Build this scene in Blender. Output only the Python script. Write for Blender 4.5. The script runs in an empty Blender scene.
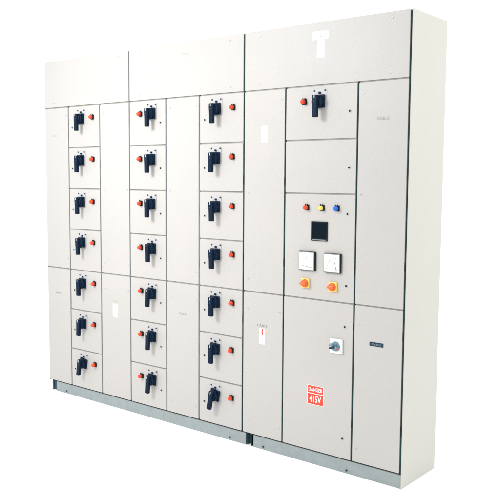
import bpy, bmesh, math, random
from mathutils import Vector, Matrix
random.seed(7)
S = bpy.context.scene
COL = S.collection

# ---------------------------------------------------------------- materials
def mat(name, color, rough=0.5, metal=0.0, noise=0.0, nscale=60, bump=0.0, bscale=400, coat=0.0, spec=0.5, trans=0.0):
    m = bpy.data.materials.new(name); m.use_nodes = True
    nt = m.node_tree; b = nt.nodes['Principled BSDF']
    b.inputs['Base Color'].default_value = (*color, 1)
    b.inputs['Roughness'].default_value = rough
    b.inputs['Metallic'].default_value = metal
    b.inputs['Specular IOR Level'].default_value = spec
    b.inputs['Coat Weight'].default_value = coat
    b.inputs['Coat Roughness'].default_value = 0.12
    b.inputs['Transmission Weight'].default_value = trans
    if noise or bump:
        tc = nt.nodes.new('ShaderNodeNewGeometry')
    if noise:
        mix = nt.nodes.new('ShaderNodeMix'); mix.data_type = 'RGBA'
        n1 = nt.nodes.new('ShaderNodeTexNoise'); n1.inputs['Scale'].default_value = nscale
        n1.inputs['Detail'].default_value = 5; n1.inputs['Roughness'].default_value = 0.7
        nt.links.new(tc.outputs['Position'], n1.inputs['Vector'])
        rmp = nt.nodes.new('ShaderNodeMapRange')
        rmp.inputs['From Min'].default_value = 0.3; rmp.inputs['From Max'].default_value = 0.7
        nt.links.new(n1.outputs['Fac'], rmp.inputs['Value'])
        nt.links.new(rmp.outputs['Result'], mix.inputs['Factor'])
        mix.inputs['A'].default_value = (*[c * (1 - noise) for c in color], 1)
        mix.inputs['B'].default_value = (*[min(1, c * (1 + noise)) for c in color], 1)
        nt.links.new(mix.outputs['Result'], b.inputs['Base Color'])
    if bump:
        n2 = nt.nodes.new('ShaderNodeTexNoise'); n2.inputs['Scale'].default_value = bscale
        n2.inputs['Detail'].default_value = 3
        nt.links.new(tc.outputs['Position'], n2.inputs['Vector'])
        bp = nt.nodes.new('ShaderNodeBump'); bp.inputs['Strength'].default_value = bump
        bp.inputs['Distance'].default_value = 0.001
        nt.links.new(n2.outputs['Fac'], bp.inputs['Height'])
        nt.links.new(bp.outputs['Normal'], b.inputs['Normal'])
    return m

def paint_mat(name, color):
    """powder-coated sheet steel: fine orange peel, faint speckle and very soft large clouding"""
    m = mat(name, color, rough=0.42, noise=0.06, nscale=130, bump=0.35, bscale=260, spec=0.4)
    nt = m.node_tree; b = nt.nodes['Principled BSDF']
    geo = [n for n in nt.nodes if n.type == 'NEW_GEOMETRY'][0]
    big = nt.nodes.new('ShaderNodeTexNoise'); big.inputs['Scale'].default_value = 3.0; big.inputs['Detail'].default_value = 4
    nt.links.new(geo.outputs['Position'], big.inputs['Vector'])
    hs = nt.nodes.new('ShaderNodeMix'); hs.data_type = 'RGBA'; hs.blend_type = 'MULTIPLY'
    hs.inputs['Factor'].default_value = 1.0
    src = b.inputs['Base Color'].links[0].from_socket
    cr = nt.nodes.new('ShaderNodeValToRGB')
    cr.color_ramp.elements[0].position = 0.3; cr.color_ramp.elements[0].color = (0.965, 0.975, 0.97, 1)
    cr.color_ramp.elements[1].position = 0.7; cr.color_ramp.elements[1].color = (1.0, 0.995, 0.99, 1)
    nt.links.new(big.outputs['Fac'], cr.inputs['Fac'])
    nt.links.new(src, hs.inputs['A']); nt.links.new(cr.outputs['Color'], hs.inputs['B'])
    nt.links.new(hs.outputs['Result'], b.inputs['Base Color'])
    wv = nt.nodes.new('ShaderNodeTexNoise'); wv.inputs['Scale'].default_value = 5.5; wv.inputs['Detail'].default_value = 1
    nt.links.new(geo.outputs['Position'], wv.inputs['Vector'])
    wb = nt.nodes.new('ShaderNodeBump'); wb.inputs['Strength'].default_value = 0.6; wb.inputs['Distance'].default_value = 0.004
    nt.links.new(wv.outputs['Fac'], wb.inputs['Height'])
    fine = b.inputs['Normal'].links[0].from_node
    nt.links.new(wb.outputs['Normal'], fine.inputs['Normal'])
    return m

M = {}
M['paint'] = paint_mat('light_grey_powder_coat', (0.430, 0.417, 0.401))
M['side'] = paint_mat('side_grey_powder_coat', (0.442, 0.438, 0.404))
M['rail'] = mat('frame_rail_grey', (0.27, 0.265, 0.245), 0.5, noise=0.06)
M['seal'] = mat('dark_green_rubber_seal', (0.012, 0.036, 0.034), 0.8, noise=0.55, nscale=14, spec=0.15)
M['glareseal'] = mat('glare_paled_rubber_seal', (0.15, 0.17, 0.18), 0.8, noise=0.35, nscale=9, spec=0.15)  # seal of the left gaps, glare put into its paler colour
M['plinth'] = mat('grey_green_plinth_paint', (0.245, 0.282, 0.288), 0.5, noise=0.09, nscale=25, bump=0.3, bscale=200)
M['recess'] = mat('dark_teal_recess', (0.030, 0.085, 0.100), 0.6, noise=0.2, nscale=30)
M['navy'] = mat('dark_navy_moulded_plastic', (0.0022, 0.012, 0.030), 0.42, noise=0.2, nscale=90, spec=0.11)
M['plate'] = mat('brushed_pale_blue_plate', (0.415, 0.42, 0.43), 0.35, metal=0.0, noise=0.05)
M['screw'] = mat('dark_screw_steel', (0.03, 0.035, 0.05), 0.4, metal=0.3, spec=0.3)
M['zinc'] = mat('bright_zinc_cap', (0.72, 0.72, 0.70), 0.3, metal=0.3)
M['black'] = mat('black_plastic', (0.005, 0.010, 0.012), 0.4, spec=0.2)
M['red'] = mat('red_lens', (0.74, 0.065, 0.018), 0.25, spec=0.35)
M['yellow'] = mat('yellow_lens', (0.85, 0.66, 0.12), 0.25, spec=0.35)
M['blue'] = mat('blue_lens', (0.01, 0.15, 0.78), 0.25, spec=0.35)
M['amber'] = mat('yellow_switch_plate', (0.80, 0.56, 0.12), 0.4)
M['orange'] = mat('orange_knob', (0.72, 0.12, 0.012), 0.35, coat=0.3)
M['white'] = mat('white_plastic', (0.70, 0.71, 0.71), 0.35)
M['sticker'] = mat('white_sticker', (0.80, 0.79, 0.77), 0.5)
M['cap'] = mat('grey_zinc_cap', (0.50, 0.50, 0.49), 0.35)
M['chrome'] = mat('chromed_lock', (0.16, 0.27, 0.33), 0.25, metal=0.7)
M['display'] = mat('black_display_glass', (0.001, 0.006, 0.012), 0.45, spec=0.06)
M['ink'] = mat('grey_ink', (0.12, 0.12, 0.13), 0.6)
M['darkink'] = mat('dark_plate_ink', (0.008, 0.035, 0.06), 0.5, spec=0.2)
M['faintink'] = mat('faint_grey_ink', (0.375, 0.37, 0.36), 0.6)
M['midink'] = mat('mid_grey_ink', (0.24, 0.24, 0.23), 0.6)
M['tanink'] = mat('tan_ink', (0.42, 0.36, 0.24), 0.6)
M['redink'] = mat('red_sign_ink', (0.66, 0.045, 0.02), 0.5)
M['greybezel'] = mat('grey_meter_bezel', (0.16, 0.19, 0.20), 0.4)
M['floor'] = mat('white_studio_floor', (0.97, 0.97, 0.97), 0.9, spec=0.1, noise=0.01, nscale=4)

# ---------------------------------------------------------------- mesh helpers
class MB:
    """collects shapes, each with its own material slot, into one mesh"""
    def __init__(self): self.bm = bmesh.new(); self.mats = []
    def _mi(self, m):
        if m not in self.mats: self.mats.append(m)
        return self.mats.index(m)
    def _merge(self, b, m, M4=None):
        i = self._mi(m)
        for f in b.faces: f.material_index = i
        if M4 is not None: b.transform(M4)
        me = bpy.data.meshes.new('tmp'); b.to_mesh(me); b.free()
        self.bm.from_mesh(me); bpy.data.meshes.remove(me)
    def box(self, x0, x1, y0, y1, z0, z1, m, bev=0.0, seg=2, rot=None, edges='all'):
        b = bmesh.new()
        bmesh.ops.create_cube(b, size=1)
        b.transform(Matrix.Translation(((x0+x1)/2, (y0+y1)/2, (z0+z1)/2)) @ Matrix.Diagonal((x1-x0, y1-y0, z1-z0, 1)))
        if bev:
            es = b.edges[:]
            if edges == 'depth': es = [e for e in b.edges if abs((e.verts[0].co - e.verts[1].co).y) > 1e-5]
            bmesh.ops.bevel(b, geom=es, offset=bev, segments=seg, profile=0.5, affect='EDGES')
        self._merge(b, m, rot)
    def cyl(self, cx, cz, y0, y1, r0, r1, m, n=32, rings=None, rot=None):
        """disc or cone with its axis along Y; rings = extra (y, r) between"""
        prof = [(y0, r0)] + (rings or []) + [(y1, r1)]
        b = bmesh.new(); loops = []
        for y, r in prof:
            loops.append([b.verts.new((cx + r*math.cos(2*math.pi*k/n), y, cz + r*math.sin(2*math.pi*k/n))) for k in range(n)])
        for A, B in zip(loops, loops[1:]):
            for k in range(n):
                b.faces.new((A[k], A[(k+1) % n], B[(k+1) % n], B[k]))
        b.faces.new(loops[0]); b.faces.new(loops[-1][::-1])
        bmesh.ops.recalc_face_normals(b, faces=b.faces)
        for f in b.faces: f.smooth = len(f.verts) == 4
        self._merge(b, m, rot)
    def poly(self, pts, y0, y1, m, rot=None, bev=0.0):
        """outline in XZ extruded from y0 (back) to y1 (front)"""
        b = bmesh.new()
        vs = [b.verts.new((x, y0, z)) for x, z in pts]
        f = b.faces.new(vs)
        r = bmesh.ops.extrude_face_region(b, geom=[f])
        for v in r['geom']:
            if isinstance(v, bmesh.types.BMVert): v.co.y = y1
        bmesh.ops.recalc_face_normals(b, faces=b.faces)
        if bev:
            bmesh.ops.bevel(b, geom=b.edges[:], offset=bev, segments=2, profile=0.5, affect='EDGES')
        self._merge(b, m, rot)
    def text(self, s, cx, cz, y, h, w, m, depth=0.0004, bold=0.0):
        c = bpy.data.curves.new('lettering', 'FONT'); c.body = s; c.align_x = 'CENTER'; c.align_y = 'CENTER'
        c.size = 1; c.extrude = 0.5; c.offset = bold; c.resolution_u = 3
        o = bpy.data.objects.new('lettering', c); COL.objects.link(o)
        dg = bpy.context.evaluated_depsgraph_get(); dg.update()
        me = bpy.data.meshes.new_from_object(o.evaluated_get(dg))
        b = bmesh.new(); b.from_mesh(me)
        bpy.data.objects.remove(o); bpy.data.curves.remove(c); bpy.data.meshes.remove(me)
        xs = [v.co.x for v in b.verts]; ys = [v.co.y for v in b.verts]
        mx, my = (min(xs)+max(xs))/2, (min(ys)+max(ys))/2
        sx = w/(max(xs)-min(xs)); sy = h/(max(ys)-min(ys))
        for v in b.verts:
            x, yy, z = v.co
            v.co = Vector((cx+(x-mx)*sx, y - z*depth, cz+(yy-my)*sy))
        bmesh.ops.recalc_face_normals(b, faces=b.faces)
        self._merge(b, m)
    def build(self, name, parent=None, loc=None):
        me = bpy.data.meshes.new(name); self.bm.to_mesh(me); self.bm.free()
        for m in self.mats: me.materials.append(M[m])
        o = bpy.data.objects.new(name, me); COL.objects.link(o)
        if loc is not None: o.location = loc
        if parent: o.parent = parent
        return o

def mesh_obj(name, me, parent, loc, roty=0.0):
    o = bpy.data.objects.new(name, me); COL.objects.link(o)
    o.location = loc; o.rotation_euler = (0, roty, 0); o.parent = parent
    return o

# ---------------------------------------------------------------- measured layout (metres)
X = [0.0, 0.246, 0.554, 0.825, 1.134, 1.394, 1.713, 1.983, 2.404, 2.668]
XE = 2.677            # outer face of the right side panel
H = 2.2; D = 0.354
ZA, ZB, ZD = 1.899, 0.848, 0.071
ROWS = [1.899, 1.637, 1.374, 1.112, 0.848, 0.586, 0.323, 0.071]
GV, GH = 0.0050, 0.0034     # half widths of upright and level gaps

board = bpy.data.objects.new('electrical_switchboard', None); COL.objects.link(board)
board['label'] = 'long pale grey switchboard with rows of dark rotary handles and red lamps, on white floor'
board['category'] = 'electrical cabinet'

# ---- carcass
c = MB()
c.box(0.004, XE-0.003, 0.030, D-0.003, ZD+0.004, H-0.004, 'paint')
c.build('carcass', board)
# ---- frame: dark seals behind the upright gaps (left ones paled to imitate glare), painted rails behind the level gaps
c = MB()
for i in range(1, 9):
    x = X[i]; top = H-0.006 if i in (3, 6) else ZA-0.004
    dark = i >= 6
    c.box(x-GV-0.0005, x+GV+0.0005, 0.0195, 0.0295, ZD+0.006, top, 'seal' if dark else 'glareseal')
    c.box(x-GV+0.0004, x+GV-0.0004, 0.0042 if dark else 0.0055, 0.0194, ZD+0.006, top, 'seal' if dark else 'glareseal')
c.box(X[9]-0.0030, XE-0.0035, 0.0045, 0.0295, ZD+0.006, H-0.006, 'seal')
c.box(0.0034, 0.0058, 0.0045, 0.0295, ZD+0.006, H-0.006, 'glareseal')
c.build('door_seal', board)
def rail(xa, xb, z):
    c = MB(); c.box(xa+0.0065, xb-0.0065, 0.0065, 0.029, z-0.012, z+0.012, 'rail'); c.build('frame_rail', board)
for k in range(9): rail(X[k], X[k+1], ZA); rail(X[k], X[k+1], ZB)
for col in (1, 3, 5):
    for z in ROWS[1:4] + ROWS[5:7]: rail(X[col], X[col+1], z)
for z in (1.637, 1.374): rail(X[7], X[8], z)
# hinge pins in the upright gaps
for xi in (6, 7, 8, 9):
    for z in (1.80, 1.46, 1.02, 0.72, 0.28):
        zz = z + random.uniform(-0.03, 0.03)
        c = MB(); x = X[xi]
        c.cyl(0, 0, 0, 0.001, 0.001, 0.001, 'black', n=6)
        c.bm.clear()
        c.box(x-0.0042, x+0.0042, 0.0012, 0.0041, zz-0.020, zz+0.020, 'black', bev=0.0015)
        c.build('hinge', board)

# ---- side panels, roof, rear
c = MB(); c.box(XE-0.003, XE, 0.0, D, 0.0, H, 'side', bev=0.0008, seg=1); c.build('side_panel', board)
c = MB(); c.box(0.0, 0.003, 0.004, D, ZD-0.004, H, 'side', bev=0.0008, seg=1); c.build('side_panel', board)
c = MB(); c.box(0.0035, XE-0.0035, 0.0190, D-0.0035, H-0.0035, H-0.0005, 'paint'); c.build('roof', board)
c = MB(); c.box(0.0035, XE-0.0035, D-0.0028, D, ZD, H-0.004, 'paint'); c.build('rear_panel', board)

# ---- plinth: two steel channels with an open joint, open channel end at the left
def plinth(xa, xb, bolts):
    c = MB(); t = 0.004
    c.box(xa, xb, 0.008, 0.008+t, 0.0, ZD-0.006, 'plinth', bev=0.001, seg=1)
    c.box(xa, xb, 0.008+t, 0.06, ZD-0.0095, ZD-0.0055, 'plinth')
    c.box(xa, xb, 0.008+t, 0.06, 0.0005, 0.0045, 'plinth')
    for bx in bolts:
        c.cyl(bx, 0.016, 0.0078, 0.0035, 0.0055, 0.005, 'screw', n=6)
    return c.build('plinth', board)
plinth(0.072, 1.733, (0.18, 1.62))
plinth(1.786, XE-0.0035, (1.855, 2.375))
c = MB()
c.box(1.7335, 1.7855, 0.040, 0.046, 0.0, ZD-0.011, 'recess')
c.box(1.7335, 1.7375, 0.013, 0.040, 0.0, ZD-0.011, 'recess')
c.box(1.768, 1.7720, 0.013, 0.040, 0.0, ZD-0.011, 'black')
c.build('plinth_joint', board)
c = MB()
c.box(0.030, 0.0715, 0.022, 0.028, 0.0, ZD-0.001, 'recess')
c.box(0.026, 0.0295, 0.010, 0.060, 0.0, ZD-0.001, 'recess')
c.build('plinth_joint', board)
c = MB()   # rest of the base frame behind the channels
c.box(0.030, 0.034, 0.0605, D-0.01, 0.0, ZD-0.0002, 'plinth')
c.box(0.0345, XE-0.0035, D-0.016, D-0.010, 0.0, ZD-0.0002, 'plinth')
c.build('base_frame', board)

# ---------------------------------------------------------------- shared small parts (meshes built once)
def steal(mb, name):
    o = mb.build(name); me = o.data; bpy.data.objects.remove(o); return me

# rotary operating handle: skirt, dial, hub, downward grip
h = MB()
h.box(-0.033, 0.033, -0.012, 0.0, -0.030, 0.034, 'navy', bev=0.004)
h.cyl(0, 0, -0.012, -0.030, 0.0325, 0.0285, 'navy', n=40, rings=[(-0.023, 0.032), (-0.027, 0.0305)])
h.cyl(0, 0, -0.028, -0.036, 0.026, 0.020, 'navy', n=32)
h.poly([(-0.0135, 0.030), (0.0135, 0.030), (0.0150, 0.010), (0.0130, -0.028), (0.0128, -0.076), (-0.0128, -0.076), (-0.0130, -0.028), (-0.0150, 0.010)], -0.029, -0.048, 'navy', bev=0.003)
h.box(-0.0022, 0.0022, -0.0490, -0.0479, 0.014, 0.028, 'plate')
h.cyl(0, 0, -0.0475, -0.0495, 0.0042, 0.004, 'screw', n=16)
HANDLE = steal(h, 'rotary_handle')

p = MB()
p.box(-0.038, 0.038, -0.003, 0.0, -0.032, 0.058, 'plate', bev=0.003, edges='depth')
p.box(-0.006, 0.006, -0.010, -0.0032, 0.0345, 0.0445, 'navy', bev=0.002)
for sx in (-0.031, 0.031):
    for sz in (0.050,):
        p.cyl(sx, sz, -0.0031, -0.0060, 0.0048, 0.0042, 'screw', n=14)
PLATE = steal(p, 'handle_plate')

def lamp_mesh(kind):
    l = MB()
    l.box(-0.0145, 0.0145, -0.005, 0.0, -0.0145, 0.0145, 'black', bev=0.003)
    l.cyl(0, 0, -0.005, -0.011, 0.0135, 0.0128, 'black', n=28)
    l.box(-0.0085, -0.0045, -0.009, -0.0052, 0.0125, 0.0190, 'black')
    l.box(0.0045, 0.0085, -0.009, -0.0052, 0.0125, 0.0190, 'black')
    l.cyl(0, 0, -0.011, -0.0305, 0.0122, 0.0040, kind, n=28, rings=[(-0.0135, 0.0122), (-0.0138, 0.0113), (-0.0155, 0.0113), (-0.0158, 0.0121), (-0.019, 0.0119), (-0.024, 0.0105), (-0.028, 0.0078)])
    return steal(l, 'indicator_lamp')
LAMP = {k: lamp_mesh(k) for k in ('red', 'yellow', 'blue')}

k = MB()
k.cyl(0, 0, 0, -0.003, 0.0068, 0.0062, 'cap', n=20)
k.cyl(0, 0, -0.003, -0.0042, 0.0052, 0.005, 'black', n=16)
LOCK = steal(k, 'cam_lock')
k = MB()
k.cyl(0, 0, 0, -0.0026, 0.0052, 0.0044, 'cap', n=18, rings=[(-0.0014, 0.0052)])
k.box(-0.0030, 0.0030, -0.0029, -0.0027, -0.0007, 0.0007, 'screw')
SCREW = steal(k, 'screw')

# ---------------------------------------------------------------- doors
def door(name, xa, xb, za, zb, label=None, first=False, last=False, bev_corner=0.006):
    """sheet-steel door with folded edges; pivot at its lower left corner"""
    x0 = xa + (0.006 if first else GV); x1 = xb - (0.004 if last else GV)
    z0 = za + GH; z1 = zb - GH
    w, hh = x1-x0, z1-z0
    b = bmesh.new()
    bmesh.ops.create_cube(b, size=1)
    b.transform(Matrix.Translation((w/2, 0.009, hh/2)) @ Matrix.Diagonal((w, 0.0175, hh, 1)))
    es = [e for e in b.edges if abs((e.verts[0].co-e.verts[1].co).y) > 1e-5]
    bmesh.ops.bevel(b, geom=es, offset=0.0035, segments=3, profile=0.5, affect='EDGES')
    es = [e for e in b.edges if e.verts[0].co.y < 0.001 and e.verts[1].co.y < 0.001]
    bmesh.ops.bevel(b, geom=es, offset=0.0014, segments=2, profile=0.5, affect='EDGES')
    me = bpy.data.meshes.new(name); b.to_mesh(me); b.free(); me.materials.append(M['paint'])
    o = bpy.data.objects.new(name, me); COL.objects.link(o)
    # every real door hangs a hair out of true
    o.location = (x0+random.uniform(-0.0006, 0.0006), random.uniform(-0.0008, 0.0008), z0+random.uniform(-0.0004, 0.0004)); o.parent = board
    if label: o['label'] = label
    o['x0'] = x0; o['z0'] = z0
    return o
def put(name, me, d, x, z, roty=0.0, y=0.0003):
    return mesh_obj(name, me, d, (x-d['x0'], y, z-d['z0']), roty)
def put_mb(mb, name, d, x, z, label=None):
    o = mb.build(name, d, (x-d['x0'], 0.0003, z-d['z0']))
    if label: o['label'] = label
    return o

def nameplate(text, w, hgt, ink, bg=None):
    n = MB()
    if bg: n.box(-w/2, w/2, -0.0012, 0.0, -hgt/2, hgt/2, bg)
    n.text(text, 0, 0, -0.0013 if bg else -0.0002, hgt*(0.42 if bg else 0.50), w*(0.70 if bg else 0.82), ink, bold=0.0)
    return n
def tag_sticker(w, hgt, mark=None):
    n = MB()
    n.box(-w/2, w/2, -0.0008, 0.0, -hgt/2, hgt/2, 'sticker', bev=0.003, edges='depth', seg=2)
    if mark:
        q = [(0.004, 0.030), (0.012, 0.020), (0.006, 0.008), (0.013, -0.004), (-0.004, -0.010), (0.001, 0.004), (-0.007, 0.006), (0.002, 0.016), (-0.004, 0.026)]
        n.poly([(x*0.75, z*0.9+0.014) for x, z in q], -0.0009, -0.0013, mark)
        n.text('I', 0, -0.022, -0.0010, 0.018, 0.003, 'faintink')
    else:
        n.text('I', 0, 0.006, -0.0010, 0.030, 0.0025, 'faintink')
    return n

# top panels
def top_panel(i, xa, xb):
    d = door('top_panel', xa, xb, ZA, H-0.0004+GH, first=(i == 0), last=(i == 2))
    for x in (xa+0.100, xb-0.095):
        for z in (1.930, 2.174): put('screw', SCREW, d, x, z)
    return d
tp = [top_panel(i, X[3*i], X[3*i+3]) for i in range(3)]
put_mb(tag_sticker(0.045, 0.085), 'sticker', tp[2], 2.191, 2.073)
put_mb(nameplate('CABLE', 0.090, 0.040, 'faintink', 'sticker'), 'nameplate', tp[2], 2.188, 2.137)
put_mb(tag_sticker(0.045, 0.085), 'sticker', tp[1], 1.262, 2.078)
put_mb(nameplate('CABLE', 0.080, 0.028, 'faintink'), 'nameplate', tp[1], 1.285, 2.136)

# tall narrow cable doors, upper and lower
for ci, k_ in enumerate((0, 2, 4, 6, 8)):
    xa, xb = X[k_], X[k_+1]
    du = door('cable_door', xa, xb, ZB, ZA, first=(k_ == 0), last=(k_ == 8))
    dl = door('cable_door', xa, xb, ZD, ZB, first=(k_ == 0), last=(k_ == 8))
    lx, rx = xa+0.036, xb-0.021
    if k_ == 8:
        rx = None; lx = xa+0.027
    if k_ == 0: lx = None
    for d, zs in ((du, (1.845, 1.374, 0.916)), (dl, (0.755, 0.143))):
        for z in zs:
            if lx is not None: put('screw', SCREW, d, lx, z)
            if rx is not None: put('screw', SCREW, d, rx, z+0.001)
    if k_ == 0:
        put_mb(nameplate('CABLE', 0.075, 0.022, 'faintink'), 'nameplate', du, 0.100, 1.719)
        put_mb(nameplate('CABLE', 0.068, 0.024, 'ink'), 'nameplate', dl, 0.111, 0.680)
    if k_ == 2:
        put_mb(tag_sticker(0.044, 0.085), 'sticker', du, 0.690, 1.676)
        put_mb(tag_sticker(0.044, 0.085), 'sticker', dl, 0.684, 0.622)
        put_mb(nameplate('CABLE', 0.060, 0.020, 'tanink'), 'nameplate', dl, 0.684, 0.680)
    if k_ == 4:
        put_mb(nameplate('CABLE', 0.070, 0.024, 'midink'), 'nameplate', dl, 1.265, 0.668)
    if k_ == 6:
        put_mb(tag_sticker(0.040, 0.085), 'sticker', du, 1.849, 1.674)
        put_mb(tag_sticker(0.040, 0.085, 'redink'), 'sticker', dl, 1.846, 0.617)
        put_mb(nameplate('CABLE', 0.082, 0.024, 'ink'), 'nameplate', dl, 1.845, 0.674)
    if k_ == 8:
        put_mb(nameplate('CABLE', 0.078, 0.026, 'midink'), 'nameplate', du, 2.540, 1.725)
        put_mb(nameplate('CABLE', 0.074, 0.019, 'plinth', 'darkink'), 'nameplate', dl, 2.5305, 0.669, 'dark nameplate with small pale lettering')

# feeder doors: three columns of seven
tilt = {(1, 6): 10, (1, 5): 3, (3, 4): 4, (3, 6): 5, (5, 6): 11, (5, 5): 2, (3, 5): 3}
for col, hx, lampx, lockx in ((1, 0.378, 0.487, 0.288), (3, 1.020, 0.925, 1.091), (5, 1.521, 1.639, 1.436)):
    for r in range(7):
        zt, zb = ROWS[r], ROWS[r+1]
        d = door('feeder_door', X[col], X[col+1], zb, zt)
        zh = zt - 0.080
        dx = random.uniform(-0.0015, 0.0015); dz = random.uniform(-0.002, 0.002)
        put('handle_plate', PLATE, d, hx+dx, zh+dz)
        put('rotary_handle', HANDLE, d, hx+dx, zh+dz-0.003, math.radians(tilt.get((col, r), random.uniform(-1.5, 1.5))), y=-0.0035)
        put('indicator_lamp', LAMP['red'], d, lampx+random.uniform(-.002, .002), zt-0.077+random.uniform(-.002, .002))
        put('cam_lock', LOCK, d, lockx, zt-0.134)

# incomer column
xa, xb = X[7], X[8]
d = door('feeder_door', xa, xb, 1.637, ZA)
put('handle_plate', PLATE, d, 2.191, 1.823); put('rotary_handle', HANDLE, d, 2.191, 1.819, 0.0, y=-0.0035)
put('indicator_lamp', LAMP['red'], d, 2.100, 1.823); put('cam_lock', LOCK, d, 2.361, 1.767)
d = door('blank_door', xa, xb, 1.374, 1.637)
put('cam_lock', LOCK, d, 2.362, 1.501)
d = door('meter_door', xa, xb, ZB, 1.374)
put('cam_lock', LOCK, d, 2.358, 1.280); put('cam_lock', LOCK, d, 2.358, 0.933)
for kx, kind, word in ((2.122, 'red', 'red'), (2.213, 'yellow', 'yellow'), (2.299, 'blue', 'blue')):
    o = put('indicator_lamp', LAMP[kind], d, kx, 1.305); o['label'] = word + ' indicator lamp'
q = MB()
q.box(-0.048, 0.048, -0.006, 0.0, -0.048, 0.048, 'black', bev=0.0015)
q.box(-0.043, 0.043, -0.0068, -0.0061, -0.036, 0.043, 'display')
q.box(-0.040, 0.040, -0.0068, -0.0061, -0.045, -0.040, 'greybezel')
put_mb(q, 'digital_meter', d, 2.199, 1.190)
def analog(x, z, needle):
    q = MB()
    q.box(-0.048, 0.048, -0.0140, 0.0, -0.048, 0.048, 'black', bev=0.002)
    q.box(-0.0465, 0.0465, -0.0152, -0.0141, -0.0465, 0.0465, 'greybezel', bev=0.0004, seg=1)
    q.box(-0.0425, 0.0425, -0.0162, -0.0153, -0.0425, 0.0425, 'sticker')
    # scale arc: ticks round the lower right pivot
    px, pz = 0.026, -0.030
    for t in range(11):
        a = math.radians(94 + t*8.2)
        r0, r1 = 0.052, (0.060 if t % 5 == 0 else 0.056)
        ca, sa = math.cos(a), math.sin(a); nx, nz = -sa*0.0012, ca*0.0012
        q.poly([(px+ca*r0+nx, pz+sa*r0+nz), (px+ca*r0-nx, pz+sa*r0-nz), (px+ca*r1-nx, pz+sa*r1-nz), (px+ca*r1+nx, pz+sa*r1+nz)], -0.0163, -0.0166, 'midink')
    a = math.radians(needle); ca, sa = math.cos(a), math.sin(a); nx, nz = -sa*0.0015, ca*0.0015
    q.poly([(px+nx, pz+nz), (px-nx, pz-nz), (px+ca*0.055-nx*.4, pz+sa*0.055-nz*.4), (px+ca*0.055+nx*.4, pz+sa*0.055+nz*.4)], -0.0167, -0.0171, 'ink')
    q.cyl(px, pz, -0.0164, -0.0176, 0.005, 0.0045, 'faintink', n=16)
    return put_mb(q, 'analog_meter', d, x, z)
analog(2.133, 1.039, 172); analog(2.282, 1.038, 104)
def selector(x, z):
    q = MB()
    q.box(-0.024, 0.024, -0.010, 0.0, -0.024, 0.024, 'amber', bev=0.003)
    q.cyl(0, 0, -0.010, -0.022, 0.0205, 0.0175, 'orange', n=28)
    q.poly([(-0.0205, 0.0), (-0.010, 0.0075), (0.016, 0.007), (0.016, -0.007), (-0.010, -0.0075)], -0.022, -0.034, 'orange', bev=0.0015)
    return put_mb(q, 'selector_switch', d, x, z)
selector(2.122, 0.926); selector(2.284, 0.922)

d = door('incomer_door', xa, xb, ZD, ZB, label='tall lower door with a square white lock plate and a red danger sign')
put('cam_lock', LOCK, d, 2.356, 0.732); put('cam_lock', LOCK, d, 2.353, 0.175)
q = MB()
q.box(-0.036, 0.036, -0.012, 0.0, -0.036, 0.036, 'white', bev=0.003)
q.cyl(0, 0, -0.012, -0.020, 0.024, 0.0225, 'chrome', n=36)
rot = Matrix.Rotation(math.radians(20), 4, 'Y')
q.box(-0.026, 0.026, -0.034, -0.020, -0.0062, 0.0062, 'chrome', bev=0.002, rot=rot)
q.cyl(0.0, 0, -0.034, -0.037, 0.009, 0.008, 'screw', n=20)
q.cyl(0.0185, -0.0075, -0.034, -0.0362, 0.0045, 0.004, 'redink', n=14)
q.box(-0.031, -0.018, -0.026, -0.0125, -0.014, -0.006, 'screw', bev=0.001)
put_mb(q, 'isolator_lock', d, 2.312, 0.632)
q = MB()
q.box(-0.049, 0.049, -0.0008, 0.0, -0.049, 0.049, 'sticker')
q.box(-0.047, 0.047, -0.0012, -0.0009, 0.010, 0.047, 'redink')
q.box(-0.047, 0.047, -0.0012, -0.0009, -0.047, 0.006, 'redink')
q.text('DANGER', 0, 0.029, -0.0013, 0.020, 0.082, 'sticker', bold=0.012)
q.text('415V', 0, -0.0195, -0.0013, 0.034, 0.070, 'sticker', bold=0.02)
put_mb(q, 'danger_sign', d, 2.190, 0.361)

for o in list(board.children):
    for kk in ('x0', 'z0'):
        if kk in o: del o[kk]

# ---------------------------------------------------------------- setting: white studio floor
f = MB(); b = bmesh.new()
bmesh.ops.create_grid(b, x_segments=2, y_segments=2, size=60)
f._merge(b, 'floor'); fo = f.build('floor'); fo['kind'] = 'structure'; fo['label'] = 'plain white studio floor'

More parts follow.
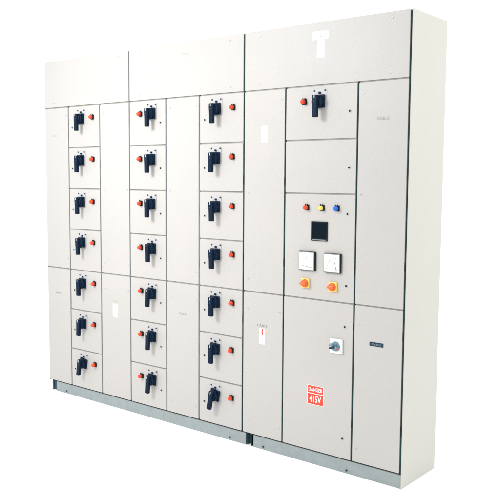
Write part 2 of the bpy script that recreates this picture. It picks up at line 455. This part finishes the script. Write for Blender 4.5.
# ---------------------------------------------------------------- light
w = bpy.data.worlds.new('World'); S.world = w; w.use_nodes = True
bg = w.node_tree.nodes['Background']; bg.inputs['Color'].default_value = (1.0, 1.0, 1.0, 1); bg.inputs['Strength'].default_value = 1.34
def area(name, loc, target, size, energy, color=(1, 1, 1), spread=180):
    l = bpy.data.lights.new(name, 'AREA'); l.shape = 'SQUARE'; l.size = size; l.energy = energy; l.color = color; l.spread = math.radians(spread)
    o = bpy.data.objects.new(name, l); COL.objects.link(o); o.location = loc
    o.rotation_euler = (Vector(target)-Vector(loc)).to_track_quat('-Z', 'Y').to_euler()
    return o
area('unseen_area_lamp', (0.6, -2.8, 2.9), (0.9, 0.0, 1.4), 0.9, 28, (0.985, 0.985, 0.99), 87)
area('unseen_area_lamp', (5.2, 0.6, 2.6), (2.7, 0.2, 1.0), 1.2, 38, (1.0, 0.99, 0.95))  # unseen fill lamp, added to brighten the side panel and right-hand floor

# ---------------------------------------------------------------- camera
cam = bpy.data.cameras.new('camera'); co = bpy.data.objects.new('camera', cam); COL.objects.link(co)
yaw, pit, rol = map(math.radians, (38.8625, -5.2489, 0.4007))
fwd = Vector((-math.sin(yaw)*math.cos(pit), math.cos(yaw)*math.cos(pit), math.sin(pit)))
rt = Vector((math.cos(yaw), math.sin(yaw), 0)); up = rt.cross(fwd)
rt2 = rt*math.cos(rol)+up*math.sin(rol); up2 = -rt*math.sin(rol)+up*math.cos(rol)
co.matrix_world = Matrix((( rt2.x, up2.x, -fwd.x, 4.28611), (rt2.y, up2.y, -fwd.y, -3.13482), (rt2.z, up2.z, -fwd.z, 1.43903), (0, 0, 0, 1)))
cam.sensor_fit = 'HORIZONTAL'; cam.sensor_width = 36; cam.lens = 762.586/500*36
cam.clip_start = 0.05; cam.clip_end = 500
S.camera = co

S.render.engine = 'CYCLES'
S.render.resolution_x = 1024; S.render.resolution_y = 1024
S.view_settings.view_transform = 'Standard'; S.view_settings.look = 'None'
S.view_settings.exposure = 0; S.view_settings.gamma = 1
